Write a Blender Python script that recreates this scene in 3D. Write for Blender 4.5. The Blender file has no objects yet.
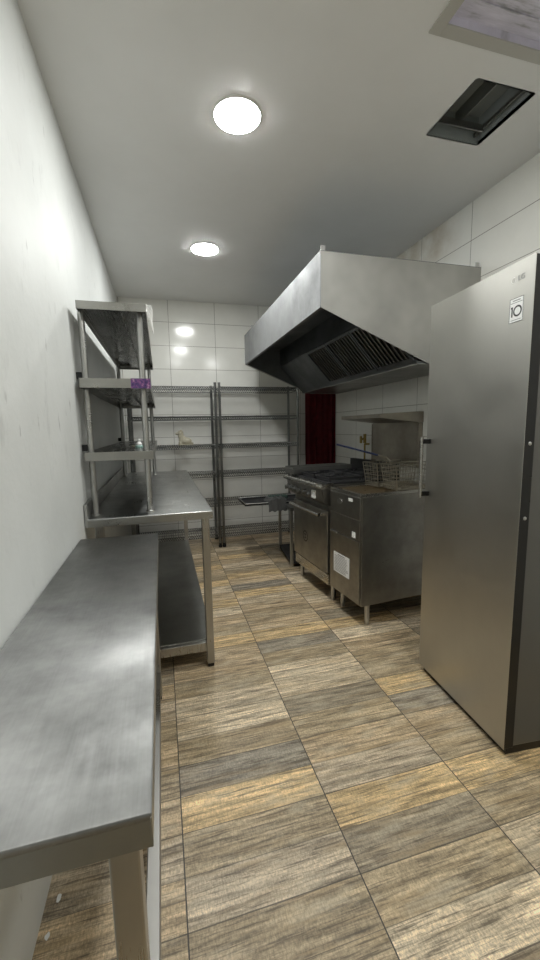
import bpy, bmesh, math, random
from mathutils import Vector, Matrix
random.seed(7)
sc = bpy.context.scene
C = sc.collection
PI = math.pi
R = math.radians

# ------------------------------------------------------------------ camera
HCAM = 1.32
yaw, pit, rol = 0.266459, 0.132461, 0.0181558
fw = Vector((math.sin(yaw)*math.cos(pit), math.cos(yaw)*math.cos(pit), -math.sin(pit)))
rt = Vector((math.cos(yaw), -math.sin(yaw), 0))
dn = fw.cross(rt)
c_, s_ = math.cos(rol), math.sin(rol)
r2 = c_*rt + s_*dn
d2 = -s_*rt + c_*dn
cam_d = bpy.data.cameras.new('camera'); cam = bpy.data.objects.new('camera', cam_d); C.objects.link(cam)
m = Matrix.Identity(4)
for i in range(3):
    m[i][0] = r2[i]; m[i][1] = -d2[i]; m[i][2] = -fw[i]
m[0][3], m[1][3], m[2][3] = 0, 0, HCAM
cam.matrix_world = m
cam_d.sensor_fit = 'VERTICAL'; cam_d.sensor_height = 24
cam_d.lens = 24*393.73/960
cam_d.clip_start = 0.02
sc.camera = cam

# ------------------------------------------------------------------ light and exposure
LAMP_STRENGTH = 140.0
LAMP_COLOR = (0.985, 1.0, 0.975)
LAMP_POWER = [1.0, 1.1, .5, .75]
LAMPS = [(.41, 1.95), (.41, 3.33), (.38, .62), (1.15, .55)]
w = bpy.data.worlds.new('world'); sc.world = w; w.use_nodes = True
w.node_tree.nodes['Background'].inputs[0].default_value = (.5, .5, .5, 1)
w.node_tree.nodes['Background'].inputs[1].default_value = 0.0
sc.view_settings.view_transform = 'Standard'
sc.view_settings.look = 'None'
sc.view_settings.gamma = 1
sc.view_settings.exposure = 0.2
sc.cycles.max_bounces = 10
sc.cycles.diffuse_bounces = 6
sc.cycles.caustics_reflective = True
sc.cycles.sample_clamp_indirect = 6
sc.cycles.use_denoising = True
sc.cycles.denoising_prefilter = 'NONE'

# ------------------------------------------------------------------ node helpers
class NT:
    def __init__(s, name):
        s.m = bpy.data.materials.new(name); s.m.use_nodes = True
        s.t = s.m.node_tree; s.b = s.t.nodes['Principled BSDF']
    def n(s, typ, **kw):
        x = s.t.nodes.new(typ)
        for k, v in kw.items():
            if k.startswith('i_'):
                x.inputs[int(k[2:])].default_value = v
            else: setattr(x, k, v)
        return x
    def l(s, a, b): s.t.links.new(a, b)
    def math(s, op, a, b=None, c=None, clamp=False):
        x = s.n('ShaderNodeMath', operation=op, use_clamp=clamp)
        for i, v in enumerate((a, b, c)):
            if v is None: continue
            if isinstance(v, (int, float)): x.inputs[i].default_value = v
            else: s.l(v, x.inputs[i])
        return x.outputs[0]
    def pos(s, obj=False):
        if obj: return s.n('ShaderNodeTexCoord').outputs['Object']
        return s.n('ShaderNodeNewGeometry').outputs['Position']
    def sep(s, v):
        x = s.n('ShaderNodeSeparateXYZ'); s.l(v, x.inputs[0]); return x.outputs
    def scale(s, v, sx, sy, sz):
        x = s.n('ShaderNodeMapping'); s.l(v, x.inputs[0]); x.inputs[3].default_value = (sx, sy, sz); return x.outputs[0]
    def noise(s, v, sc_, det=4, rough=.6):
        x = s.n('ShaderNodeTexNoise'); s.l(v, x.inputs['Vector'])
        x.inputs['Scale'].default_value = sc_; x.inputs['Detail'].default_value = det
        x.inputs['Roughness'].default_value = rough; return x.outputs[0]
    def ramp(s, f, stops):
        x = s.n('ShaderNodeValToRGB'); s.l(f, x.inputs[0]); e = x.color_ramp.elements
        while len(e) > 1: e.remove(e[-1])
        e[0].position = stops[0][0]; e[0].color = (*stops[0][1], 1)
        for p, c in stops[1:]:
            q = e.new(p); q.color = (*c, 1)
        return x.outputs[0]
    def mr(s, f, a, b, c, d):
        x = s.n('ShaderNodeMapRange'); s.l(f, x.inputs[0])
        for i, v in enumerate((a, b, c, d)): x.inputs[i+1].default_value = v
        return x.outputs[0]
    def mix(s, f, a, b, mode='MIX'):
        x = s.n('ShaderNodeMix', data_type='RGBA', blend_type=mode)
        if isinstance(f, (int, float)): x.inputs[0].default_value = f
        else: s.l(f, x.inputs[0])
        for i, v in ((6, a), (7, b)):
            if isinstance(v, tuple): x.inputs[i].default_value = (*v, 1)
            else: s.l(v, x.inputs[i])
        return x.outputs[2]
    def set(s, **kw):
        for k, v in kw.items():
            k = k.replace('_', ' ')
            if isinstance(v, tuple): s.b.inputs[k].default_value = (*v, 1)
            elif isinstance(v, (int, float)): s.b.inputs[k].default_value = v
            else: s.l(v, s.b.inputs[k])
        return s
    def bump(s, h, strength=.2, dist=.002):
        x = s.n('ShaderNodeBump'); s.l(h, x.inputs['Height'])
        x.inputs['Strength'].default_value = strength; x.inputs['Distance'].default_value = dist
        s.l(x.outputs[0], s.b.inputs['Normal']); return s

def simple(name, col, rough=.5, metal=0., **kw):
    t = NT(name); t.set(Base_Color=col, Roughness=rough, Metallic=metal)
    v = t.noise(t.pos(True), 14, 3)
    t.set(Roughness=t.mr(v, 0.2, .8, max(.02, rough*.85), min(1, rough*1.15)))
    for k, x in kw.items(): t.b.inputs[k.replace('_', ' ')].default_value = x
    return t.m

def steel(name, col=(.5, .5, .48), rough=.3, var=.12, stretch=(60, 2, 60), streak=.05, smudge=3.0, aniso=0.0):
    t = NT(name); p = t.pos(True)
    blot = t.noise(p, smudge, 5, .62)
    fine = t.noise(t.scale(p, *stretch), 4, 3, .6)
    dk = tuple(c*(1-var) for c in col); lt = tuple(min(1, c*(1+var)) for c in col)
    base = t.ramp(blot, [(.3, dk), (.7, lt)])
    r = t.math('ADD', t.mr(blot, .3, .7, rough*1.2, rough*.8), t.mr(fine, .3, .7, -streak, streak))
    t.set(Base_Color=base, Metallic=1., Roughness=r)
    t.b.inputs['Anisotropic'].default_value = aniso
    if aniso:
        cx = t.n('ShaderNodeCombineXYZ'); cx.inputs[0].default_value = 1; t.l(cx.outputs[0], t.b.inputs['Tangent'])
    t.bump(fine, .03, .001)
    return t.m

M = {}
M['steel'] = steel('brushed_steel', (.50, .50, .485), .34)
M['steel_top'] = steel('worn_worktop_steel', (.37, .372, .365), .5, .26, (60, 2, 60), .06, 5, aniso=.85)
M['top2'] = steel('far_worktop_steel', (.50, .505, .50), .34, .2, (60, 2, 60), .06, 5, aniso=.4)
M['apron'] = steel('table_edge_steel', (.33, .33, .31), .36, .14)
M['steel_dark'] = steel('dull_shelf_steel', (.30, .30, .285), .38, .15)
M['hood'] = steel('hood_steel', (.49, .485, .46), .6, .08, (8, 8, 8), .06, 4)
M['hood_front'] = steel('dimmed_hood_front_steel', (.34, .345, .35), .66, .14, (60, 60, 3), .06, 4)  # darker copy of the hood steel; weaker light on this face painted in
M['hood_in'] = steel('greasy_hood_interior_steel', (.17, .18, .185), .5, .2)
M['baffle'] = steel('baffle_steel', (.38, .37, .34), .42, .15)
M['underside'] = steel('shaded_board_steel', (.20, .20, .19), .26, .2, (60, 2, 60))  # overshelf steel darkened, shade under the boards is put into the colour
M['board'] = steel('overshelf_steel', (.40, .395, .37), .34, .14, (60, 2, 60))
M['fridge'] = steel('titanium_fridge_steel', (.50, .49, .455), .40, .04, (2, 60, 2), .03, 2)
M['fridge_side'] = simple('grey_fridge_body_paint', (.14, .14, .13), .35, .3)
M['range'] = steel('greasy_range_steel', (.35, .34, .315), .36, .2, (4, 4, 60), .05, 6)
M['range_lt'] = steel('polished_range_steel', (.48, .47, .44), .26, .12)
M['flue'] = steel('smoke_stained_steel', (.36, .33, .28), .4, .25)
M['leg'] = steel('leg_steel', (.42, .41, .385), .32, .12, (60, 60, 2))
M['shiny'] = steel('shiny_bar_steel', (.7, .7, .68), .16, .05)
M['chrome'] = steel('chrome_wire', (.24, .245, .24), .3, .1)
M['black'] = simple('black_plastic', (.004, .004, .004), .3)
M['blackm'] = simple('black_iron', (.02, .02, .021), .55, .2)
M['white'] = simple('white_plastic', (.8, .8, .78), .4)
M['label'] = simple('white_label', (.85, .86, .85), .5)
M['ink'] = simple('dark_ink', (.03, .03, .03), .5)
M['lightgrey'] = simple('pale_grey_ink', (.32, .32, .32), .5)
M['darkhole'] = simple('dark_duct_metal', (.34, .37, .37), .5, .1)
M['rust'] = simple('rusty_joint', (.16, .07, .03), .7)
M['blue'] = simple('blue_handle_rubber', (.010, .018, .06), .4)
M['brass'] = simple('yellow_brass', (.30, .21, .05), .5, .3)
M['cloth'] = simple('grey_rag', (.13, .13, .125), .9)
M['framepaint'] = simple('grey_frame_paint', (.50, .49, .45), .5)
M['greenrag'] = simple('dark_green_rag', (.03, .055, .045), .85)
M['teal'] = simple('pale_teal_plastic', (.35, .55, .5), .4)
M['cream'] = simple('cream_ceramic', (.42, .39, .30), .45)
M['oil'] = simple('brown_oil_pan', (.10, .07, .035), .3, .4)
M['wire'] = steel('basket_wire', (.40, .37, .30), .35, .1)

t = NT('red_curtain'); t.set(Base_Color=(.2, .018, .024), Roughness=.7); M['curtain'] = t.m
t.set(Base_Color=t.ramp(t.noise(t.pos(True), 20, 3), [(.3, (.15, .013, .018)), (.7, (.24, .02, .028))]))

t = NT('purple_print_tape'); p = t.pos(True)
t.set(Base_Color=t.ramp(t.noise(p, 75, 3), [(.35, (.04, .02, .09)), (.5, (.11, .06, .20)), (.6, (.28, .09, .22)), (.68, (.5, .42, .55))]), Roughness=.35); M['tape'] = t.m

# painted left wall
t = NT('scuffed_white_paint'); p = t.pos()
big = t.noise(p, 2.2, 5, .6); sm = t.noise(t.scale(p, 1, 1, .45), 9, 6, .7); mk = t.noise(t.scale(p, 1, 1.6, .5), 14, 3, .5)
c = t.mix(t.mr(big, .35, .7, 0, 1), (.73, .745, .73), (.66, .675, .66))
c = t.mix(t.mr(sm, .58, .72, 0, .5), c, (.52, .53, .52))
c = t.mix(t.mr(mk, .70, .76, 0, .7), c, (.33, .33, .32))
t.set(Base_Color=c, Roughness=.55); t.bump(t.noise(p, 35, 4), .25, .004); M['wall'] = t.m

t = NT('ceiling_paint'); p = t.pos()
t.set(Base_Color=t.mix(t.mr(t.noise(p, 1.6, 4), .3, .7, 0, 1), (.80, .80, .785), (.86, .86, .85)), Roughness=.6)
t.bump(t.noise(p, 12, 4), .08, .004); M['ceiling'] = t.m

def tile_mat(name, axis, off_h, off_z, stain=False):
    t = NT(name); p = t.pos(); X, Y, Z = t.sep(p)
    H = X if axis == 'x' else Y
    def grout(v, o, per, wd):
        f = t.math('FRACT', t.math('DIVIDE', t.math('SUBTRACT', v, o-50*per), per))
        d = t.math('MULTIPLY', t.math('MINIMUM', f, t.math('SUBTRACT', 1, f)), per)
        return t.math('LESS_THAN', d, wd)
    g = t.math('MAXIMUM', grout(H, off_h, .513, .0022), grout(Z, off_z, .2535, .0022))
    mott = t.noise(p, 5, 4)
    base = t.mix(t.mr(mott, .3, .7, 0, 1), (.87, .865, .82), (.82, .815, .77))
    if stain:
        st = t.noise(p, 6, 5, .6)
        near = t.math('MULTIPLY', t.mr(Y, 2.35, 2.6, 0, 1), t.mr(Z, 2.42, 2.56, 0, 1))
        near = t.math('MULTIPLY', near, t.mr(Y, 3.3, 3.1, 0, 1))
        base = t.mix(t.math('MULTIPLY', near, t.mr(st, .30, .60, 0.1, .6)), base, (.50, .42, .31))
    c = t.mix(g, base, (.30, .28, .25))
    t.set(Base_Color=c, Roughness=t.mr(g, 0, 1, .13, .7))
    wav = t.noise(p, 7, 2)
    hgt = t.math('SUBTRACT', t.math('MULTIPLY', wav, .5), g)
    t.bump(hgt, .12, .002)
    return t.m
M['tile_back'] = tile_mat('cream_tiles_back', 'x', .144, 2.497)
M['tile_right'] = tile_mat('cream_tiles_right', 'y', 2.28, 2.494, True)

# floor: wood-print tiles; per-strip colour comes from the tile print itself
t = NT('wood_print_floor_tiles'); p = t.pos(); X, Y, Z = t.sep(p)
at = t.n('ShaderNodeVertexColor', layer_name='strip_colour')
off = t.n('ShaderNodeVectorMath', operation='ADD'); t.l(p, off.inputs[0])
sc3 = t.n('ShaderNodeVectorMath', operation='SCALE'); t.l(at.outputs[0], sc3.inputs[0]); sc3.inputs['Scale'].default_value = 37
t.l(sc3.outputs[0], off.inputs[1]); q = off.outputs[0]
st = t.noise(t.scale(q, .9, 11, 1), 4, 8, .72)
st2 = t.noise(t.scale(q, 1.6, 30, 1), 4, 6, .72)
gr = t.noise(t.scale(q, 40, 16, 1), 5, 5, .8)
bl = t.noise(t.scale(q, 1, 3, 1), 5, 5, .65)
tint = t.noise(t.scale(q, .5, 5, 1), 5, 4, .6)
hv = t.n('ShaderNodeHueSaturation'); t.l(at.outputs[0], hv.inputs['Color'])
t.l(t.math('MULTIPLY', t.mr(st, .34, .66, .34, 1.5), t.mr(gr, .35, .65, .62, 1.38)), hv.inputs['Value'])
col = hv.outputs[0]
col = t.mix(t.mr(tint, .50, .68, 0, .45), col, (.44, .31, .16))
col = t.mix(t.mr(st2, .50, .62, 0, .8), col, (.10, .075, .05))
col = t.mix(t.math('MULTIPLY', t.mr(bl, .52, .70, 0, .6), t.mr(gr, .4, .6, .6, 1)), col, (.62, .54, .40))
def lines(v, o, per, wd):
    f = t.math('FRACT', t.math('DIVIDE', t.math('SUBTRACT', v, o-50*per), per))
    d = t.math('MULTIPLY', t.math('MINIMUM', f, t.math('SUBTRACT', 1, f)), per)
    return t.math('LESS_THAN', d, wd)
g = t.math('MAXIMUM', lines(X, 0, .504, .0020), t.math('MULTIPLY', lines(Y, .904, .267, .0018), .75))
g2 = t.math('MAXIMUM', g, t.math('MULTIPLY', lines(Y, .904, .1335, .0012), .6))
col = t.mix(g2, col, (.05, .042, .033))
t.set(Base_Color=col, Roughness=t.mr(st, .3, .7, .52, .34))
hgt = t.math('SUBTRACT', t.math('ADD', t.math('MULTIPLY', gr, .5), t.math('MULTIPLY', st, .7)), g)
t.bump(hgt, .45, .003); M['floor'] = t.m

for i_, pw in enumerate(LAMP_POWER):
    t = NT('lamp_diffuser'); t.set(Base_Color=(1., 1., 1.), Roughness=.4)
    t.b.inputs['Emission Color'].default_value = (*LAMP_COLOR, 1)
    t.b.inputs['Emission Strength'].default_value = LAMP_STRENGTH*pw; M['lamp%d' % i_] = t.m
t = NT('dusty_lilac_diffuser'); p = t.pos()
n1 = t.noise(t.scale(p, 2, 14, 1), 3, 5, .65)
t.set(Base_Color=t.ramp(n1, [(.3, (.35, .35, .38)), (.45, (.66, .64, .74)), (.7, (.82, .80, .92))]), Roughness=.35); M['lilac'] = t.m

# ------------------------------------------------------------------ geometry helpers
def bx(bm, x0, x1, y0, y1, z0, z1, bev=0., seg=2):
    g = bmesh.ops.create_cube(bm, size=1)
    vs = g['verts']
    for v in vs:
        v.co = Vector(((x0+x1)/2 + v.co.x*(x1-x0), (y0+y1)/2 + v.co.y*(y1-y0), (z0+z1)/2 + v.co.z*(z1-z0)))
    if bev > 0:
        es = list({e for v in vs for e in v.link_edges})
        bmesh.ops.bevel(bm, geom=es, offset=bev, segments=seg, affect='EDGES', profile=.5)
    return vs
def cyl(bm, a, b, r, n=12, r2=None, caps=True):
    a = Vector(a); b = Vector(b); d = b-a
    rot = d.to_track_quat('Z', 'Y').to_matrix().to_4x4()
    mt = Matrix.Translation((a+b)/2) @ rot
    bmesh.ops.create_cone(bm, cap_ends=caps, segments=n, radius1=r, radius2=r if r2 is None else r2, depth=d.length, matrix=mt)
def prism(bm, pts, axis, a, b):
    # polygon pts (u,v) extruded along axis from a to b
    def P(u, v, w_):
        return {'x': (w_, u, v), 'y': (u, w_, v), 'z': (u, v, w_)}[axis]
    A = [bm.verts.new(P(u, v, a)) for u, v in pts]; B = [bm.verts.new(P(u, v, b)) for u, v in pts]
    n = len(pts)
    bm.faces.new(A); bm.faces.new(B[::-1])
    for i in range(n): bm.faces.new((A[i], B[i], B[(i+1) % n], A[(i+1) % n]))
    bmesh.ops.recalc_face_normals(bm, faces=bm.faces)
def quad(bm, *ps):
    bm.faces.new([bm.verts.new(p_) for p_ in ps])
def lathe(bm, prof, n=20, center=(0, 0, 0)):
    rings = []
    for r, z in prof:
        rings.append([bm.verts.new((center[0]+r*math.cos(2*PI*i/n), center[1]+r*math.sin(2*PI*i/n), center[2]+z)) for i in range(n)])
    for a, b in zip(rings, rings[1:]):
        for i in range(n): bm.faces.new((a[i], a[(i+1) % n], b[(i+1) % n], b[i]))
    bm.faces.new(rings[0][::-1]); bm.faces.new(rings[-1])
def tube(bm, pts, r, n=8):
    for a, b in zip(pts, pts[1:]): cyl(bm, a, b, r, n)
    for p_ in pts[1:-1]:
        bmesh.ops.create_icosphere(bm, subdivisions=1, radius=r*1.02, matrix=Matrix.Translation(p_))
def NB(): return bmesh.new()
def obj(name, bm, mat, parent=None, smooth=False, label=None, kind=None):
    me = bpy.data.meshes.new(name); bm.to_mesh(me); bm.free()
    me.materials.append(M[mat] if isinstance(mat, str) else mat)
    if smooth:
        for f in me.polygons: f.use_smooth = True
        try: me.set_sharp_from_angle(angle=R(35))
        except Exception: pass
    o = bpy.data.objects.new(name, me); C.objects.link(o)
    if parent: o.parent = parent
    if label: o['label'] = label
    if kind: o['kind'] = kind
    return o
def struct(name, bm, mat, parent=None):
    o = obj(name, bm, mat, parent)
    if not parent: o['kind'] = 'structure'
    return o
def thing(name, label, cat, loc=(0, 0, 0), rotz=0, group=None):
    o = bpy.data.objects.new(name, None); C.objects.link(o); o.empty_display_size = .1
    o.location = loc; o.rotation_euler = (0, 0, rotz); o['label'] = label; o['category'] = cat
    if group: o['group'] = group
    return o
def tag(o, label, cat, group=None):
    o['label'] = label; o['category'] = cat
    if group: o['group'] = group
    return o
def box(name, mat, parent, *a, bev=.0015, label=None):
    b = NB(); bx(b, *a, bev=bev); return obj(name, b, mat, parent, label=label)
def copy_tree(o, parent=None):
    c = o.copy(); C.objects.link(c)
    if parent: c.parent = parent
    for ch in list(o.children): copy_tree(ch, c)
    return c
def text_mesh(name, s, size, mat, parent, origin, xdir, ydir, extr=.0006, label=None):
    cu = bpy.data.curves.new(name, 'FONT'); cu.body = s; cu.size = size; cu.extrude = extr
    cu.align_x = 'CENTER'; cu.align_y = 'CENTER'
    to = bpy.data.objects.new('tmp', cu); C.objects.link(to)
    dg = bpy.context.evaluated_depsgraph_get()
    me = bpy.data.meshes.new_from_object(to.evaluated_get(dg)); bpy.data.objects.remove(to)
    x = Vector(xdir).normalized(); y = Vector(ydir).normalized(); z = x.cross(y)
    mt = Matrix(((x.x, y.x, z.x, origin[0]), (x.y, y.y, z.y, origin[1]), (x.z, y.z, z.z, origin[2]), (0, 0, 0, 1)))
    me.transform(mt); me.name = name
    me.materials.clear(); me.materials.append(M[mat])
    o = bpy.data.objects.new(name, me); C.objects.link(o); o.parent = parent
    if label: o['label'] = label
    return o

# ------------------------------------------------------------------ room shell
XL, XR, YB, YF, ZC = -.383, 2.0, 4.68, -1.7, 2.73
T = .12
b = NB(); bx(b, XL-T, XL, YF-T, YB+T, -.02, ZC+T); struct('wall_left', b, 'wall')
b = NB(); bx(b, XR, XR+T, YF-T, YB+T, -.02, ZC+T); struct('wall_right', b, 'tile_right')
b = NB(); bx(b, XL, XR, YB, YB+T, -.02, ZC+T); struct('wall_back', b, 'tile_back')
b = NB(); bx(b, XL, XR, YF-T, YF, -.02, ZC+T); struct('wall_front', b, 'wall')

# floor with one face per printed strip
T_ = (.60, .46, .29); G_ = (.45, .355, .225); K_ = (.33, .275, .195); O_ = (.70, .51, .27)
L_ = (.72, .59, .41); B_ = (.35, .305, .235); S_ = (.56, .46, .33)
known = {
 0: [G_, S_, G_, O_, B_, G_, L_, L_, G_, T_, T_, O_, G_, T_, L_, O_, T_, L_, O_, G_, T_, O_, G_, T_, L_],
 1: [G_, K_, O_, S_, T_, G_, K_, L_, L_, G_, B_, O_, T_, G_, T_, L_, O_, B_, T_, O_, G_, L_, T_, O_, G_],
 2: [L_, G_, O_, G_, T_, B_, O_, G_, G_, T_, L_, O_, K_, T_, L_, G_, T_, L_],
 3: [T_, L_, G_, T_, G_],
 -1: [G_, T_, S_, T_, G_, T_, G_, S_, T_, K_, G_],
}
b = NB(); cl = b.loops.layers.float_color.new('strip_colour')
rr = random.Random(3)
y0 = .904 - 20*.1335
for ci in range(-1, 5):
    x0 = max(XL, ci*.504); x1 = min(XR, (ci+1)*.504)
    if x1 <= x0: continue
    for k in range(0, 49):
        ya = y0+k*.1335; yb = min(ya+.1335, YB)
        if ya >= YB: break
        i = k-19
        if ci in known and 0 <= i < len(known[ci]): col_ = known[ci][i]
        else: col_ = rr.choice([T_, G_, S_, L_, T_, G_, O_, S_, K_])
        j = rr.uniform(.9, 1.1); col_ = tuple(c*j for c in col_)
        f = b.faces.new([b.verts.new(q_) for q_ in ((x0, ya, 0), (x1, ya, 0), (x1, yb, 0), (x0, yb, 0))])
        for lp in f.loops: lp[cl] = (*col_, 1)
bmesh.ops.remove_doubles(b, verts=b.verts, dist=1e-5)
struct('floor', b, 'floor')

# ceiling with two openings
HX = (1.335, 1.635); HY = (1.53, 1.85)          # square hatch
PX = (1.045, 1.60); PY = (.78, 1.375)           # framed panel
b = NB()
xs = sorted({XL, XR, HX[0], HX[1], PX[0], PX[1]}); ys = sorted({YF, YB, HY[0], HY[1], PY[0], PY[1]})
for xa, xb in zip(xs, xs[1:]):
    for ya, yb in zip(ys, ys[1:]):
        mx, my = (xa+xb)/2, (ya+yb)/2
        if HX[0] < mx < HX[1] and HY[0] < my < HY[1]: continue
        if PX[0] < mx < PX[1] and PY[0] < my < PY[1]: continue
        bx(b, xa, xb, ya, yb, ZC, ZC+.015)
struct('ceiling', b, 'ceiling')

h_ = thing('ceiling_hatch', 'open square hatch in the ceiling lined with dark sheet metal above the fridge', 'hatch', (HX[0], HY[0], ZC))
w_, l_ = HX[1]-HX[0], HY[1]-HY[0]
b = NB()
for a in ((-.006, 0, 0, l_), (w_, w_+.006, 0, l_), (0, w_, -.006, 0), (0, w_, l_, l_+.006)): bx(b, *a, .0, .13)
obj('shaft_lining', b, 'darkhole', h_)
b = NB(); bx(b, 0, w_, 0, l_, .125, .135); obj('cover_sheet', b, 'darkhole', h_)
b = NB(); bx(b, .02, w_-.02, l_-.06, l_-.052, .02, .05); bx(b, .16, .165, .05, l_, .06, .124); bx(b, w_-.03, w_-.022, .0, l_, .03, .045)
obj('metal_rail', b, 'steel_dark', h_)

p_ = thing('ceiling_panel_light', 'unlit metal framed ceiling panel with dusty lilac sheet at the top right', 'ceiling panel', (PX[0], PY[0], ZC))
w_, l_ = PX[1]-PX[0], PY[1]-PY[0]
b = NB()
for a in ((-.035, .01, -.035, l_+.035), (w_-.01, w_+.035, -.035, l_+.035), (.01, w_-.01, -.035, .01), (.01, w_-.01, l_-.01, l_+.035)):
    bx(b, *a, -.006, .0, bev=.0015)
obj('frame', b, 'framepaint', p_)
b = NB()
for a in ((0, .006, 0, l_), (w_-.006, w_, 0, l_), (0, w_, 0, .006), (0, w_, l_-.006, l_)): bx(b, *a, .0, .04)
obj('inner_lip', b, 'lilac', p_)
b = NB(); bx(b, 0, w_, 0, l_, .03, .04)
for k in range(9): bx(b, .02, w_-.02, .04+k*.06, .052+k*.06, .024, .03, bev=.002)
obj('diffuser_sheet', b, 'lilac', p_)
b = NB(); bx(b, .40, .415, l_-.16, l_-.05, .012, .022, bev=.003); bx(b, .38, .415, l_-.065, l_-.05, .012, .022, bev=.003)
obj('latch', b, 'black', p_)

# recessed lamps
def lamp(x, y, lab, mt):
    o = thing('downlight', lab, 'ceiling light', (x, y, ZC), 0, None)
    b = NB(); lathe(b, [(.101, -.001), (.101, -.008), (.105, -.010), (.110, -.007), (.112, 0)], 40)
    obj('trim_ring', b, 'white', o, True)
    b = NB(); cyl(b, (0, 0, -.0115), (0, 0, -.002), .102, 40); obj('diffuser', b, mt, o)
    return o
labs = ['bright round ceiling light, the larger and nearer of the two in the picture',
        'bright round ceiling light nearer the tiled back wall, the smaller of the two',
        'round ceiling light above the near steel table', 'round ceiling light in front of the fridge']
for i_, ((x, y), lb) in enumerate(zip(LAMPS, labs)): lamp(x, y, lb, 'lamp%d' % i_)

# wall flakes at the foot of the left wall
rr = random.Random(5)
for fx, fy, r_, lb in [(-.358, 1.00, .007, 'paint flake on the floor at the left wall, nearest to the viewer'), (-.350, 1.09, .009, 'largest white paint flake on the floor at the foot of the left wall'),
                       (-.362, 1.17, .006, 'small white paint flake at the left wall, just beyond the largest flake'), (-.345, 1.36, .006, 'paint flake on the floor at the left wall, farthest from the viewer')]:
    b = NB(); n = 9; pts = [(fx+r_*rr.uniform(.5, 1)*math.cos(2*PI*i/n), fy+1.6*r_*rr.uniform(.5, 1)*math.sin(2*PI*i/n)) for i in range(n)]
    prism(b, pts, 'z', .0002, .002)
    tag(obj('paint_flake', b, 'label'), lb, 'flake', 'paint flakes along the left wall')

# ------------------------------------------------------------------ near table
def square_leg(bm, x0, x1, y0, y1, z0, z1): bx(bm, x0, x1, y0, y1, z0, z1, bev=.003)
def table_foot(parent, x0, x1, y0, y1):
    b = NB(); bx(b, x0+.003, x1-.003, y0+.003, y1-.003, 0, .022, bev=.003); obj('foot', b, 'black', parent)
t1 = thing('steel_table', 'low plain stainless steel worktable nearest the viewer along the left wall', 'table', (0, 0, 0))
ZT = .83
b = NB(); X0, X1, Y0, Y1 = XL+.004, -.037, .473, 1.915
bx(b, X0, X1, Y0, Y1, ZT-.012, ZT, bev=.004, seg=3)
obj('tabletop', b, 'steel_top', t1, True)
b = NB(); bx(b, X0, X1, Y0+.0005, Y0+.003, ZT-.05, ZT-.006, bev=.001); bx(b, X1-.003, X1-.0005, Y0, Y1, ZT-.05, ZT-.006, bev=.001)
bx(b, X0, X1, Y1-.003, Y1-.0005, ZT-.05, ZT-.006, bev=.001); bx(b, X0, X0+.003, Y0, Y1, ZT-.05, ZT-.006)
obj('apron', b, 'apron', t1)
for (xa, ya) in ((-.102, .52), (-.102, 1.86), (-.365, .52), (-.365, 1.86)):
    if xa < -.3 and ya < 1: continue
    b = NB(); square_leg(b, xa, xa+.042, ya, ya+.042, .02, ZT-.012); o = obj('leg', b, 'leg', t1)
    table_foot(o, xa, xa+.042, ya, ya+.042)
b = NB(); bx(b, -.098, -.062, .562, 1.86, .115, .15, bev=.003); obj('side_rail', b, 'leg', t1)
b = NB(); bx(b, -.323, -.102, 1.865, 1.90, .115, .15, bev=.003); obj('end_rail', b, 'leg', t1)

# ------------------------------------------------------------------ far table
t2 = thing('steel_table', 'taller stainless steel worktable with splashback and undershelf reaching the wire racks', 'table', (0, 0, 0))
ZT = .89; X0, X1, Y0, Y1 = XL+.012, .243, 2.05, 4.225
b = NB(); bx(b, X0, X1, Y0, Y1, ZT-.012, ZT, bev=.004, seg=3); obj('tabletop', b, 'top2', t2, True)
b = NB()
bx(b, X0, X1, Y0+.0005, Y0+.003, ZT-.042, ZT-.006, bev=.001); bx(b, X1-.003, X1-.0005, Y0, Y1, ZT-.042, ZT-.006, bev=.001)
bx(b, X0, X1, Y1-.003, Y1-.0005, ZT-.042, ZT-.006, bev=.001)
obj('apron', b, 'board', t2)
b = NB(); bx(b, X0-.008, X0+.006, Y0, Y1, ZT-.042, ZT+.075, bev=.003); obj('splashback', b, 'steel', t2)
for (xa, ya) in ((.185, 2.065), (.185, 4.16), (-.34, 2.065), (-.34, 4.16)):
    b = NB(); square_leg(b, xa, xa+.04, ya, ya+.04, .02, ZT-.012); o = obj('leg', b, 'leg', t2)
    table_foot(o, xa, xa+.04, ya, ya+.04)
b = NB(); bx(b, -.30, .185, 2.07, 2.10, .095, .145, bev=.003); bx(b, -.30, .185, 4.165, 4.195, .095, .145, bev=.003)
bx(b, .19, .22, 2.105, 4.16, .105, .14, bev=.003); bx(b, -.335, -.305, 2.105, 4.16, .105, .14, bev=.003)
obj('shelf_frame', b, 'leg', t2)
b = NB(); bx(b, -.335, .222, 2.10, 4.165, .14, .15, bev=.002); obj('undershelf', b, 'steel_dark', t2)

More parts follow.
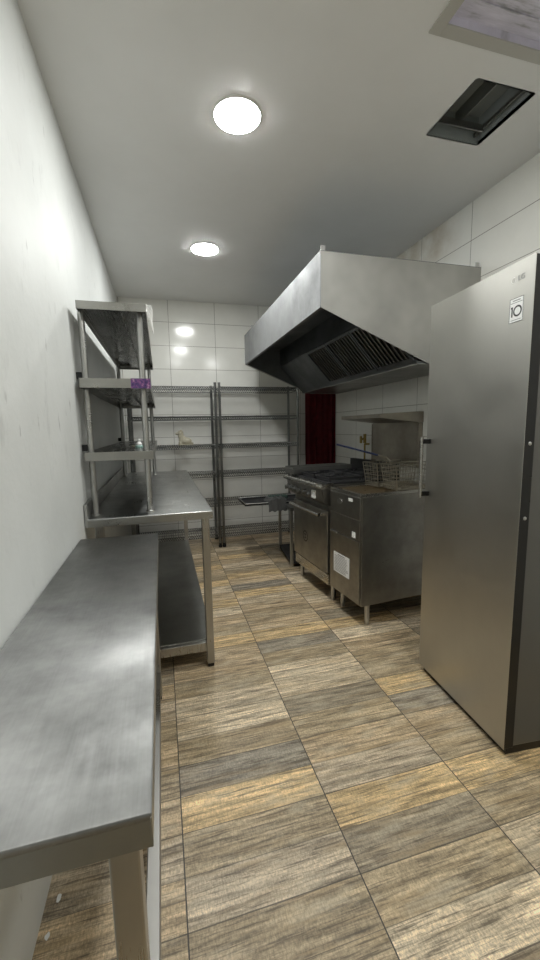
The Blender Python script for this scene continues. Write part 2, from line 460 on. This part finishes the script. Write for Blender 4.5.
# overshelf standing on the far table
os_ = thing('overshelf', 'three tier stainless steel overshelf standing on the far table by the left wall', 'shelf unit', (0, 0, 0))
OX1, OY0, OY1 = -.038, 2.07, 4.00
for zt, dz, OX0 in ((1.918, .037, -.348), (1.568, .045, -.360), (1.215, .042, -.364)):
    b = NB()
    bx(b, OX0+.003, OX1-.003, OY0+.003, OY1-.003, zt-.004, zt-.0005)
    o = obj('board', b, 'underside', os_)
    b = NB()
    bx(b, OX0, OX1, OY0, OY0+.003, zt-dz, zt, bev=.001); bx(b, OX0, OX1, OY1-.003, OY1, zt-dz, zt)
    bx(b, OX1-.003, OX1, OY0, OY1, zt-dz, zt, bev=.001); bx(b, OX0, OX0+.003, OY0, OY1, zt-dz, zt)
    obj('edge_lip', b, 'board', o)
    b = NB()
    xm = (OX0+OX1)/2
    bx(b, xm-.035, xm-.033, OY0+.05, OY1-.05, zt-.025, zt-.004); bx(b, xm+.033, xm+.035, OY0+.05, OY1-.05, zt-.025, zt-.004)
    bx(b, xm-.035, xm+.035, OY0+.05, OY1-.05, zt-.027, zt-.025)
    for yy in (OY0+.02, OY1-.10): bx(b, OX0+.004, OX1-.004, yy, yy+.03, zt-.025, zt-.005)
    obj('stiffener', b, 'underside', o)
for xa, ya in ((-.342, 2.15), (-.075, 2.15), (-.342, 3.9), (-.075, 3.9)):
    b = NB(); cyl(b, (xa, ya, .89), (xa, ya, 1.915), .0155, 20)
    lathe(b, [(.022, 0), (.022, .006), (.0165, .01)], 20, (xa, ya, .8905))
    o = obj('post', b, 'steel', os_, True)
for zt in (1.568, 1.215):
    for ya in (2.15, 3.9):
        b = NB(); bx(b, -.3825, -.357, ya-.008, ya+.010, zt+.004, zt+.036, bev=.002)
        obj('wall_clip', b, 'blackm', os_)
b = NB(); bx(b, -.128, -.0362, 2.0680, 2.0692, 1.5215, 1.5685); bx(b, -.0378, -.0364, 2.0682, 2.10, 1.5215, 1.5685); bx(b, -.128, -.0362, 2.068, 2.085, 1.5682, 1.5690)
obj('printed_tape', b, 'tape', os_, label='purple and pink patterned tape')
b = NB()
n = 7
for i in range(n):
    u0, u1 = i/n, (i+1)/n
    f = lambda u, v: (-.040+.030*u+.002*math.sin(9*v), 2.07+.012*math.sin(5*u+3*v), 1.921-.012*u-(.10*u+.03)*v)
    for j in range(6):
        v0, v1 = j/6, (j+1)/6
        quad(b, f(u0, v0), f(u1, v0), f(u1, v1), f(u0, v1))
bmesh.ops.remove_doubles(b, verts=b.verts, dist=1e-5)
bmesh.ops.solidify(b, geom=b.faces, thickness=.0012)
obj('torn_film', b, 'white', os_, label='torn white film hanging off the top corner')

# small items on the overshelf
k_ = thing('small_dispenser', 'tiny white bottle with pale teal base on the lower overshelf board', 'bottle', (-.128, 2.46, 1.2155))
b = NB(); lathe(b, [(.021, 0), (.023, .004), (.023, .012), (.018, .015)], 20); obj('base', b, 'teal', k_, True)
b = NB(); lathe(b, [(.018, .014), (.019, .022), (.012, .032), (.009, .036), (.011, .042), (.009, .05), (.003, .053)], 20); obj('cap', b, 'white', k_, True)
b = NB(); bx(b, -.18, -.155, 2.60, 2.66, 1.2155, 1.226, bev=.003)
tag(obj('wooden_block', b, 'cream'), 'little pale wooden piece lying on the lower overshelf board', 'block')

# ------------------------------------------------------------------ wire racks
RZ = [1.76, 1.45, 1.14, .825, .50, .15]
def make_rack(x0, lab):
    W_, D_ = .885, .34
    o = thing('wire_rack', lab, 'shelving rack', (x0, 4.285, 0), 0, 'wire racks against the back wall')
    for xa in (0, W_):
        for ya in (0, D_):
            b = NB(); cyl(b, (xa, ya, .045), (xa, ya, 1.80), .0135, 12); cyl(b, (xa, ya, 1.795), (xa, ya, 1.806), .0145, 12)
            for k in range(12): cyl(b, (xa, ya, .12+k*.14), (xa, ya, .123+k*.14), .0142, 12)
            pst = obj('post', b, 'chrome', o, True)
            b = NB(); lathe(b, [(.021, 0), (.021, .02), (.016, .028), (.014, .048)], 14, (xa, ya, 0)); obj('foot', b, 'black', pst, True)
    for z in RZ:
        b = NB()
        for dz in (0, -.032):
            for yy in (.0, D_): cyl(b, (.012, yy, z+dz), (W_-.012, yy, z+dz), .0042, 6)
            for xx in (.0, W_): cyl(b, (xx, .012, z+dz), (xx, D_-.012, z+dz), .0042, 6)
        ns = 35
        for yy in (0, D_):
            for k in range(ns):
                xa = .02+(W_-.04)*k/ns; xm = .02+(W_-.04)*(k+.5)/ns; xb = .02+(W_-.04)*(k+1)/ns
                cyl(b, (xa, yy, z-.032), (xm, yy, z), .0028, 4, caps=False); cyl(b, (xm, yy, z), (xb, yy, z-.032), .0028, 4, caps=False)
        nw = 35
        for k in range(nw+1):
            xx = .015+(W_-.03)*k/nw
            cyl(b, (xx, 0, z+.003), (xx, D_, z+.003), .0034, 5)
        for yy in (.115, .225): cyl(b, (0, yy, z-.002), (W_, yy, z-.002), .0028, 6)
        for xa in (0, W_):
            for ya in (0, D_): cyl(b, (xa, ya, z-.036), (xa, ya, z+.006), .0175, 12, r2=.0155)
        obj('wire_shelf', b, 'chrome', o)
    return o
make_rack(-.305, 'wire shelving rack on the left, partly behind the tall steel table')
rk2 = copy_tree(bpy.data.objects['wire_rack']); rk2.location.x = .625
rk2['label'] = 'wire shelving rack on the right, between the left rack and the dark red curtain'

# figurine on the left rack
fg = thing('figurine', 'small cream seated animal figurine on a shelf of the left wire rack', 'figurine', (.215, 4.36, 1.149), R(0))
b = NB()
def blob(b, c, s, sub=2):
    g = bmesh.ops.create_icosphere(b, subdivisions=sub, radius=1)
    for v in g['verts']: v.co = Vector((c[0]+v.co.x*s[0], c[1]+v.co.y*s[1], c[2]+v.co.z*s[2]))
blob(b, (.050, 0, .040), (.056, .038, .042)); blob(b, (.005, 0, .055), (.040, .032, .054)); blob(b, (-.008, 0, .095), (.034, .028, .036))
blob(b, (-.014, 0, .128), (.034, .030, .030)); blob(b, (-.046, 0, .122), (.022, .016, .016)); blob(b, (-.006, -.022, .152), (.012, .008, .016)); blob(b, (-.006, .022, .152), (.012, .008, .016))
blob(b, (-.018, -.018, .022), (.020, .013, .026)); blob(b, (-.018, .018, .022), (.020, .013, .026)); blob(b, (.10, 0, .018), (.026, .012, .012))
mo = obj('body', b, 'cream', fg, True)
rm = mo.modifiers.new('merge', 'REMESH'); rm.mode = 'VOXEL'; rm.voxel_size = .004; rm.use_smooth_shade = True
b = NB(); bx(b, -.04, .12, -.04, .04, 0, .008, bev=.003); obj('plinth', b, 'cream', fg)

# ------------------------------------------------------------------ curtain
b = NB(); N = 120; Z0, Z1 = .04, 1.80
prev = None
for i in range(N+1):
    u = i/N; x = 1.69+.30*u
    y = 4.52+ .028*math.sin(u*2*PI*5.5+.8*math.sin(u*9)) + .008*math.sin(u*41)
    y -= .19*u
    cur = (b.verts.new((x, y, Z0)), b.verts.new((x+.002*math.sin(i), y*1.0, Z1)))
    if prev: b.faces.new((prev[0], cur[0], cur[1], prev[1]))
    prev = cur
bmesh.ops.solidify(b, geom=b.faces, thickness=.003)
cu = thing('curtain', 'dark red pleated curtain hanging in the back right corner beside the range', 'curtain', (0, 0, 0))
obj('cloth', b, 'curtain', cu, True)
b = NB(); cyl(b, (1.67, 4.53, 1.81), (1.995, 4.34, 1.81), .01, 12); obj('rod', b, 'blackm', cu, True)

# ------------------------------------------------------------------ hood
hd = thing('extractor_hood', 'large stainless steel extractor hood over the range, fixed to the right wall', 'hood', (0, 0, 0))
HXL, HY0, HY1, HT = .91, 2.18, 4.262, 2.292
WX = XR-.003
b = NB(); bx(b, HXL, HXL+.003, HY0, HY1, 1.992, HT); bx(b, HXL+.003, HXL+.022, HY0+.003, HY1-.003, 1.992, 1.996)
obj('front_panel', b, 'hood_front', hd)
prof = [(HXL+.003, 1.992), (HXL+.003, HT), (WX, HT), (WX, 1.69), (1.655, 1.69)]
for nm, ya in (('side_panel', HY0), ('side_panel', HY1-.003)):
    b = NB(); prism(b, prof, 'y', ya, ya+.003); obj(nm, b, 'hood', hd)
b = NB(); bx(b, HXL, WX, HY0, HY1, HT, HT+.003); obj('top_panel', b, 'hood_in', hd)
# inner lining
b = NB()
bx(b, HXL+.024, 1.30, HY0+.004, HY1-.004, 2.15, 2.153)
bx(b, HXL+.022, HXL+.024, HY0+.004, HY1-.004, 1.998, 2.153)
for ya in (HY0+.004, HY1-.006): prism(b, [(HXL+.02, 1.997), (HXL+.02, 2.28), (WX, 2.28), (WX, 1.695), (1.655, 1.695)], 'y', ya, ya+.002)
bx(b, 1.30, 1.303, HY0+.006, HY1-.006, 1.985, 2.15)
obj('lining', b, 'hood_in', hd)
# plenum trough below the filters
b = NB(); prism(b, [(1.545, 1.725), (1.56, 1.70), (WX, 1.70), (WX, 1.712), (1.565, 1.712)], 'y', HY0+.007, HY1-.007)
obj('grease_trough', b, 'hood_in', hd)
b = NB(); bx(b, 1.56, WX, HY0+.007, HY1-.007, 1.694, 1.6995)
obj('trough_lip', b, 'steel_dark', hd)
# baffle filters
nf = 3; fy = HY0+.012; fl = (3.46-fy)/nf
A = Vector((1.305, 0, 1.985)); Bv = Vector((1.548, 0, 1.722)); d = (Bv-A).normalized(); nrm = Vector((-d.z, 0, d.x))
if nrm.x > 0: nrm = -nrm
Lf = (Bv-A).length
for i in range(nf):
    ya = fy+i*fl+.004; yb = fy+(i+1)*fl-.004
    def slab(b, u0, u1, y0_, y1_, n0, n1):
        pts = [A+d*u0+nrm*n0, A+d*u1+nrm*n0, A+d*u1+nrm*n1, A+d*u0+nrm*n1]
        prism(b, [(p.x, p.z) for p in pts], 'y', y0_, y1_)
    b = NB(); slab(b, 0, .022, ya, yb, 0, .012); slab(b, Lf-.022, Lf, ya, yb, 0, .012); slab(b, .022, Lf-.022, ya, ya+.02, 0, .012); slab(b, .022, Lf-.022, yb-.02, yb, 0, .012)
    fo = obj('baffle_filter', b, 'hood_in', hd)
    b = NB(); nb_ = 8
    for k in range(nb_):
        yc = ya+.03+(yb-ya-.06)*(k+.5)/nb_
        slab(b, .02, Lf-.02, yc-.014, yc+.010, .002, .006); slab(b, .02, Lf-.02, yc-.014, yc-.012, .002, .014)
    obj('baffle', b, 'baffle', fo)
    b = NB(); slab(b, .01, Lf-.01, ya+.01, yb-.01, -.03, -.028); obj('backing', b, 'blackm', fo)
b = NB(); slab(b, 0, Lf, 3.464, HY1-.008, .004, .007); obj('blank_panel', b, 'hood_in', hd)
for hx, hy in ((HXL+.02, HY0+.01), (WX-.02, HY0+.01), (HXL+.02, HY1-.3)):
    b = NB(); bx(b, hx-.014, hx+.014, hy, hy+.004, HT, HT+.035, bev=.001)
    obj('hanger', b, 'steel', hd)

# ------------------------------------------------------------------ fridge
fr = thing('refrigerator', 'tall single door titanium coloured refrigerator with a vertical bar handle', 'refrigerator', (1.249, 1.120, 0), R(-4.4))
FH = 1.888
b = NB(); bx(b, .012, .674, .004, .598, .035, FH-.006, bev=.006); obj('body', b, 'fridge_side', fr)
b = NB(); bx(b, .02, .66, .01, .585, 0, .04); obj('base_plinth', b, 'black', fr)
b = NB(); bx(b, .0, .002, .0, .602, .03, FH, bev=.0008)
dr = obj('door', b, 'fridge', fr)
b = NB(); bx(b, .002, .046, .002, .600, .032, FH-.002, bev=.002); obj('door_rim', b, 'black', dr)
for z in (1.246, .971):
    b = NB(); g = bmesh.ops.create_icosphere(b, subdivisions=3, radius=1)
    for v in g['verts']: v.co = Vector((.026+v.co.x*.007, .0015+v.co.y*.004, z+v.co.z*.007))
    obj('screw_cap', b, 'steel', dr, True)
b = NB(); cyl(b, (-.045, .572, .955), (-.045, .572, 1.258), .0085, 16)
hn = obj('handle', b, 'range_lt', dr, True)
for z in (.975, 1.238):
    b = NB(); bx(b, -.045, 0, .563, .581, z-.012, z+.012, bev=.003); obj('handle_bracket', b, 'black', hn)
# sticker
b = NB(); bx(b, -.0012, 0, .042, .103, 1.681, 1.765); stk = obj('warranty_sticker', b, 'label', dr, label='white sticker reading 10')
b = NB()
for a in ((.042, .103, 1.681, 1.6825), (.042, .103, 1.7635, 1.765), (.042, .0435, 1.681, 1.765), (.1015, .103, 1.681, 1.765), (.046, .099, 1.748, 1.7495)):
    bx(b, -.0016, -.0012, *a)
obj('sticker_border', b, 'ink', stk)
b = NB(); bx(b, -.0018, -.0012, .088, .0935, 1.701, 1.736); bx(b, -.0018, -.0012, .0935, .0965, 1.730, 1.736)
n = 36; cx_, cz_ = .066, 1.7185
for i in range(n):
    a0, a1 = 2*PI*i/n, 2*PI*(i+1)/n
    P_ = lambda r, a, x: (x, cx_+r*math.cos(a), cz_+r*math.sin(a))
    for x in (-.0018,):
        quad(b, P_(.0135, a0, x), P_(.0195, a0, x), P_(.0195, a1, x), P_(.0135, a1, x))
obj('number_ten', b, 'ink', stk)
b = NB()
bx(b, -.0015, -.0012, .05, .095, 1.688, 1.6905); obj('small_print', b, 'lightgrey', stk)
b = NB(); bx(b, -.0015, -.0012, .055, .09, 1.754, 1.758); obj('header_print', b, 'lightgrey', stk)

b = NB(); n = 30
for i in range(n):
    a0, a1 = 2*PI*i/n, 2*PI*(i+1)/n
    P_ = lambda r, a: (-.0012, .092+r*math.cos(a), 1.829+r*math.sin(a))
    if not (2.3 < a0 < 3.0): quad(b, P_(.0085, a0), P_(.0105, a0), P_(.0105, a1), P_(.0085, a1))
bx(b, -.0014, -.0004, .0925, .094, 1.824, 1.834); bx(b, -.0014, -.0004, .088, .0935, 1.8235, 1.825)
obj('round_emblem', b, 'white', dr, label='pale round logo')
text_mesh('logo_letters', 'LG', .026, 'lightgrey', dr, (-.001, .058, 1.830), (0, -1, 0), (0, 0, 1), .0004)

# ------------------------------------------------------------------ fryer
fy_ = thing('deep_fryer', 'free-standing steel deep fryer on short legs between range and refrigerator', 'fryer', (1.185, 2.19, 0), R(6))
FW, FD, FZ0, FZ1 = .375, .70, .15, .893
b = NB(); bx(b, .012, FD, 0, FW, FZ0, FZ1-.02, bev=.002)
obj('cabinet', b, 'range', fy_)
b = NB()   # open top frame
for a in ((.0, .03, 0, FW), (FD-.06, FD, 0, FW), (.03, FD-.06, 0, .018), (.03, FD-.06, FW-.018, FW)): bx(b, *a, FZ1-.02, FZ1, bev=.002)
obj('top_rim', b, 'range_lt', fy_)
b = NB(); bx(b, .03, FD-.06, .018, FW-.018, FZ1-.0198, FZ1-.012); obj('oil_tank', b, 'oil', fy_)
b = NB(); bx(b, -.004, .012, .004, FW-.004, .725, FZ1-.022, bev=.003); cp = obj('control_panel', b, 'range', fy_)
b = NB()
lathe(b, [(.03, 0), (.03, .002)], 24)
for v in b.verts:
    u, vv, wz = v.co; v.co = Vector((-.005-wz, .245+u, .812+vv*.62))
oe = obj('oval_badge', b, 'steel', cp, label='oval maker badge')
b = NB(); bx(b, -.0055, -.004, .087, .133, .833, .853); obj('spec_sticker', b, 'label', cp, label='small white sticker')
b = NB(); bx(b, -.004, .012, .004, FW-.004, .592, .722, bev=.003); md = obj('middle_panel', b, 'range', fy_)
b = NB(); bx(b, -.0055, -.004, .05, .09, .60, .638); obj('spec_sticker', b, 'label', md, label='small white sticker')
b = NB(); bx(b, -.006, .012, .006, FW-.006, .165, .585, bev=.004); dd = obj('door', b, 'range', fy_)
b = NB(); bx(b, -.016, -.002, .27, .36, .578, .59, bev=.003); obj('door_grip', b, 'steel', dd)
b = NB(); bx(b, -.0075, -.006, .115, .315, .300, .442); lb_ = obj('instruction_label', b, 'label', dd, label='white instruction sheet')
b = NB()
rr = random.Random(2)
for k in range(11): bx(b, -.0082, -.0074, .128+rr.uniform(0, .03), .302, .312+k*.0105, .3155+k*.0105)
bx(b, -.0082, -.0074, .17, .26, .428, .434)
obj('text_lines', b, 'lightgrey', lb_)
for xa, ya in ((.085, .04), (.085, FW-.04), (FD-.08, .04), (FD-.08, FW-.04)):
    b = NB(); cyl(b, (xa, ya, .03), (xa, ya, FZ0), .0175, 16); cyl(b, (xa, ya, 0), (xa, ya, .03), .013, 16, r2=.0165)
    obj('leg', b, 'steel', fy_, True)
# flue panel with canopy, fixed to the right wall
fl_ = thing('flue_guard', 'upright steel flue panel with a slanted canopy on the wall behind the fryer', 'flue panel', (0, 0, 0))
b = NB(); bx(b, 1.955, 1.965, 2.72, 3.40, 1.0, 1.345, bev=.003); obj('back_panel', b, 'flue', fl_)
for ya in (2.70, 3.40):
    b = NB(); bx(b, 1.955, 1.9985, ya+.004, ya+.02, .98, 1.338, bev=.002); obj('side_rail', b, 'flue', fl_)
b = NB(); prism(b, [(1.61, 1.379), (1.61, 1.409), (1.96, 1.425), (1.9985, 1.425), (1.9985, 1.34), (1.96, 1.34)], 'y', 2.70, 3.36); obj('canopy', b, 'flue', fl_)

# fry baskets
def basket(x0, x1, y0_, y1_, z0, z1, nx=12, ny=7, nz=7):
    b = NB()
    r = .0013
    tp = .86
    def P(u, v, wv):
        k = tp+(1-tp)*wv
        cx, cy = (x0+x1)/2, (y0_+y1_)/2
        return Vector((cx+(u-.5)*(x1-x0)*k, cy+(v-.5)*(y1_-y0_)*k, z0+(z1-z0)*wv))
    for i in range(nx+1):
        u = i/nx
        for v in (0, 1): cyl(b, P(u, v, 0), P(u, v, 1), r, 4, caps=False)
        cyl(b, P(u, 0, 0), P(u, 1, 0), r, 4, caps=False)
    for i in range(ny+1):
        v = i/ny
        for u in (0, 1): cyl(b, P(u, v, 0), P(u, v, 1), r, 4, caps=False)
        cyl(b, P(0, v, 0), P(1, v, 0), r, 4, caps=False)
    for k in range(nz+1):
        wv = k/nz
        for a, c in (((0, 0), (1, 0)), ((1, 0), (1, 1)), ((1, 1), (0, 1)), ((0, 1), (0, 0))):
            cyl(b, P(*a, wv), P(*c, wv), r if 0 < k < nz else .003, 6 if k in (0, nz) else 4, caps=False)
    for u in (0, 1):
        for v in (0, 1): cyl(b, P(u, v, 0), P(u, v, 1), .003, 6)
    return b
def fry_basket(loc, rz, lab, handle=True):
    o = thing('fry_basket', lab, 'basket', loc, rz)
    obj('wire_body', basket(0, .345, 0, .165, 0, .165, 12, 6, 6), 'wire', o)
    if handle:
        b = NB(); tube(b, [(.0, .055, .162), (.0, .06, .19), (-.02, .0795, .215), (.0, .10, .19), (.0, .105, .162)], .004); tube(b, [(-.018, .0795, .215), (-.08, .10, .232)], .0045)
        hb = obj('handle_loop', b, 'wire', o, True)
        b = NB(); tube(b, [(-.07, .098, .229), (-.18, .135, .262), (-.33, .185, .305)], .006, 10)
        obj('handle_grip', b, 'blue', hb, True, label='dark blue coated handle')
    return o
fry_basket((1.45, 2.225, .897), R(3), 'long handled wire fry basket nearest the viewer, resting on the fryer')
fry_basket((1.42, 2.405, .897), R(6), 'wire fry basket without a visible handle, behind the nearest one on the fryer', False)

# ------------------------------------------------------------------ range
rg = thing('gas_range', 'steel gas range with oven door and row of knobs beside the fryer', 'cooker', (1.165, 2.60, 0), R(5))
GW, GD = .655, .61
b = NB(); bx(b, .012, GD, .0, GW, .13, .90, bev=.002); obj('body', b, 'range', rg)
b = NB(); bx(b, -.006, .012, .03, GW-.03, .132, .215, bev=.003); obj('kick_panel', b, 'range_lt', rg)
b = NB(); bx(b, -.020, .012, .02, GW-.03, .228, .705, bev=.006); od = obj('oven_door', b, 'range', rg)
b = NB(); tube(b, [(-.058, .075, .668), (-.058, GW-.045, .668)], .013, 14)
for yy in (.095, GW-.07): bx(b, -.058, -.018, yy-.012, yy+.012, .658, .68, bev=.003)
obj('door_handle', b, 'shiny', od, True, label='bright bar handle')
b = NB(); n = 28
for i in range(n):
    a0, a1 = 2*PI*i/n, 2*PI*(i+1)/n
    P_ = lambda r, a: (-.0212, .39+r*math.cos(a), .425+r*math.sin(a))
    quad(b, P_(.037, a0), P_(.047, a0), P_(.047, a1), P_(.037, a1))
bx(b, -.0215, -.0205, .372, .408, .437, .444); bx(b, -.0215, -.0205, .372, .408, .406, .413)
prism(b, [(.372, .413), (.381, .413), (.408, .437), (.399, .437)], 'x', -.0215, -.0205)
obj('round_emblem', b, 'ink', od)
# knob panel, front rail
b = NB(); prism(b, [(.012, .735), (-.055, .775), (-.07, .87), (.012, .885)], 'y', .005, GW-.005); kp = obj('knob_panel', b, 'range', rg)
b = NB(); prism(b, [(.02, .875), (-.07, .870), (-.085, .885), (-.07, .905), (.02, .912)], 'y', .0, GW); cyl(b, (-.085, .05, .895), (-.085, GW, .895), .018, 16)
obj('front_rail', b, 'range_lt', rg, True)
for yy in (.20, .29, .38, .47, .55, .62):
    b = NB(); cyl(b, (-.058, yy, .815), (-.072, yy, .813), .026, 20); cyl(b, (-.072, yy, .813), (-.098, yy, .81), .019, 20, r2=.016); bx(b, -.102, -.09, yy-.004, yy+.004, .793, .828, bev=.001)
    kk = obj('knob', b, 'chrome', rg, True)
b = NB(); bx(b, -.076, -.066, .105, .165, .79, .85, bev=.002); obj('gas_tag', b, 'label', kp, label='pale tag by the nearest knob')
# cooktop and grates
b = NB(); bx(b, -.02, GD, .0, GW, .90, .918, bev=.003); obj('cooktop', b, 'blackm', rg)
for iy in range(2):
    for ix in range(2):
        x0_, y0_ = .0+ix*.28, .02+iy*.25
        b = NB(); s = .235
        for a in ((x0_, x0_+.27, y0_, y0_+.012), (x0_, x0_+.27, y0_+s-.012, y0_+s), (x0_, x0_+.012, y0_, y0_+s), (x0_+.258, x0_+.27, y0_, y0_+s)):
            bx(b, *a, .932, .95, bev=.002)
        for k in range(8):
            a_ = 2*PI*k/8; cx, cy = x0_+.135, y0_+s/2
            cyl(b, (cx+.04*math.cos(a_), cy+.04*math.sin(a_), .944), (cx+.11*math.cos(a_), cy+.105*math.sin(a_), .944), .005, 6)
        for qx in (x0_+.006, x0_+.264):
            for qy in (y0_+.006, y0_+s-.006): cyl(b, (qx, qy, .918), (qx, qy, .94), .006, 6)
        go = obj('burner_grate', b, 'blackm', rg)
        b = NB(); lathe(b, [(.045, .918), (.045, .926), (.03, .93), (.03, .936), (.01, .938)], 20, (x0_+.135, y0_+s/2, 0)); obj('burner', b, 'blackm', rg, True)
b = NB(); bx(b, -.07, .50, .525, .70, .925, .968, bev=.004); bx(b, -.065, .50, .525, .535, .968, .985, bev=.002); bx(b, -.065, .50, .69, .70, .968, .985, bev=.002); bx(b, .49, .50, .535, .69, .968, .985)
obj('griddle', b, 'steel_dark', rg, label='raised dark griddle plate')
b = NB(); bx(b, .565, .60, .0, GW, .918, 1.03, bev=.004); obj('backguard', b, 'blackm', rg)
for xa, ya in ((.05, .05), (.05, GW-.05), (GD-.07, .05), (GD-.07, GW-.05)):
    b = NB(); cyl(b, (xa, ya, .03), (xa, ya, .13), .018, 16); cyl(b, (xa, ya, 0), (xa, ya, .03), .014, 16, r2=.017); obj('leg', b, 'steel', rg, True)

# gas valve on the right wall
gv = thing('gas_valve', 'yellow brass gas valve and pipe on the tiled wall behind the range', 'valve', (1.95, 3.54, 0))
b = NB(); tube(b, [(0, 0, .60), (0, 0, 1.0), (0, 0, 1.14), (.065, 0, 1.14)], .009, 10); obj('pipe', b, 'brass', gv, True)
b = NB(); cyl(b, (0, 0, 1.15), (0, 0, 1.24), .015, 12); cyl(b, (-.015, 0, 1.19), (-.035, 0, 1.19), .01, 12); obj('valve_body', b, 'brass', gv, True)
b = NB(); bx(b, -.042, -.034, -.012, .03, 1.15, 1.22, bev=.003); obj('valve_lever', b, 'brass', gv)

# ------------------------------------------------------------------ low stand with tray and rags
sd = thing('steel_stand', 'low open steel stand between the gas range and the right wire rack', 'stand', (1.122, 3.42, 0), R(-5))
SH = .575
for xa in (0, .50):
    for ya in (0, .53):
        b = NB(); bx(b, xa, xa+.028, ya, ya+.028, 0, SH-.01, bev=.002); obj('leg', b, 'steel', sd)
b = NB()
for a in ((0, .528, 0, .02), (0, .528, .538, .558), (0, .02, .02, .538), (.508, .528, .02, .538)): bx(b, *a, SH-.03, SH-.004)
obj('top_frame', b, 'steel_dark', sd)
b = NB(); bx(b, .0, .528, 0, .558, SH-.004, SH, bev=.001); obj('stand_top', b, 'steel_dark', sd)
b = NB(); bx(b, .004, .524, .004, .554, .03, .06, bev=.002); obj('lower_shelf', b, 'blackm', sd)

ty = thing('drip_tray', 'long shallow steel tray lying across the low stand and jutting into the aisle', 'tray', (.745, 3.64, SH), 0)
b = NB(); bx(b, 0, .86, 0, .36, .0, .003)
for a in ((0, .86, 0, .004), (0, .86, .356, .36), (0, .004, 0, .36), (.856, .86, 0, .36)): bx(b, *a, 0, .022, bev=.0008)
obj('pan', b, 'blackm', ty)
b = NB(); tube(b, [(0, 0, .022), (.86, 0, .022), (.86, .36, .022), (0, .36, .022), (0, 0, .022)], .004, 8); obj('rim', b, 'steel', ty, True)

def rag(name, cx, cy, sx, sy, z, seed, drop, mat, lab, hgt=.05, edge=None):
    rr = random.Random(seed); ph = [rr.uniform(0, 6) for _ in range(6)]
    b = NB(); n = 22; g = []
    for i in range(n+1):
        row = []
        for j in range(n+1):
            u, v = i/n*2-1, j/n*2-1
            rim = max(abs(u), abs(v))
            zz = z+hgt*(1-rim**3)*(.6+.4*math.sin(4*u+ph[0])*math.cos(5*v+ph[1]))+.006*math.sin(11*u+ph[2])+.006*math.sin(13*v+ph[3])
            x = cx+sx*u*(1+.12*math.sin(3*v+ph[4])); y = cy+sy*v*(1+.12*math.sin(4*u+ph[5]))
            if v < -.3: zz -= drop*((-.3-v)/.7)**1.3; y = cy+sy*(-.3)+(y-(cy-sy*.3))*.35
            row.append(b.verts.new((x, y, zz)))
        g.append(row)
    for i in range(n):
        for j in range(n): b.faces.new((g[i][j], g[i+1][j], g[i+1][j+1], g[i][j+1]))
    bmesh.ops.solidify(b, geom=b.faces, thickness=.004)
    return tag(obj(name, b, mat, None, True), lab, 'cloth')
rag('cleaning_rag', 1.06, 3.67, .10, .13, SH+.036, 4, .10, 'cloth', 'crumpled grey rag draped over the near edge of the long tray', .035)
b = NB(); bx(b, -.10, .12, -.035, .035, 0, .045, bev=.018, seg=4)
o = tag(obj('folded_cloth', b, 'greenrag', None, True), 'rolled dark green cloth lying behind the grey rag on the tray', 'cloth')
o.location = (1.12, 3.87, SH+.004)
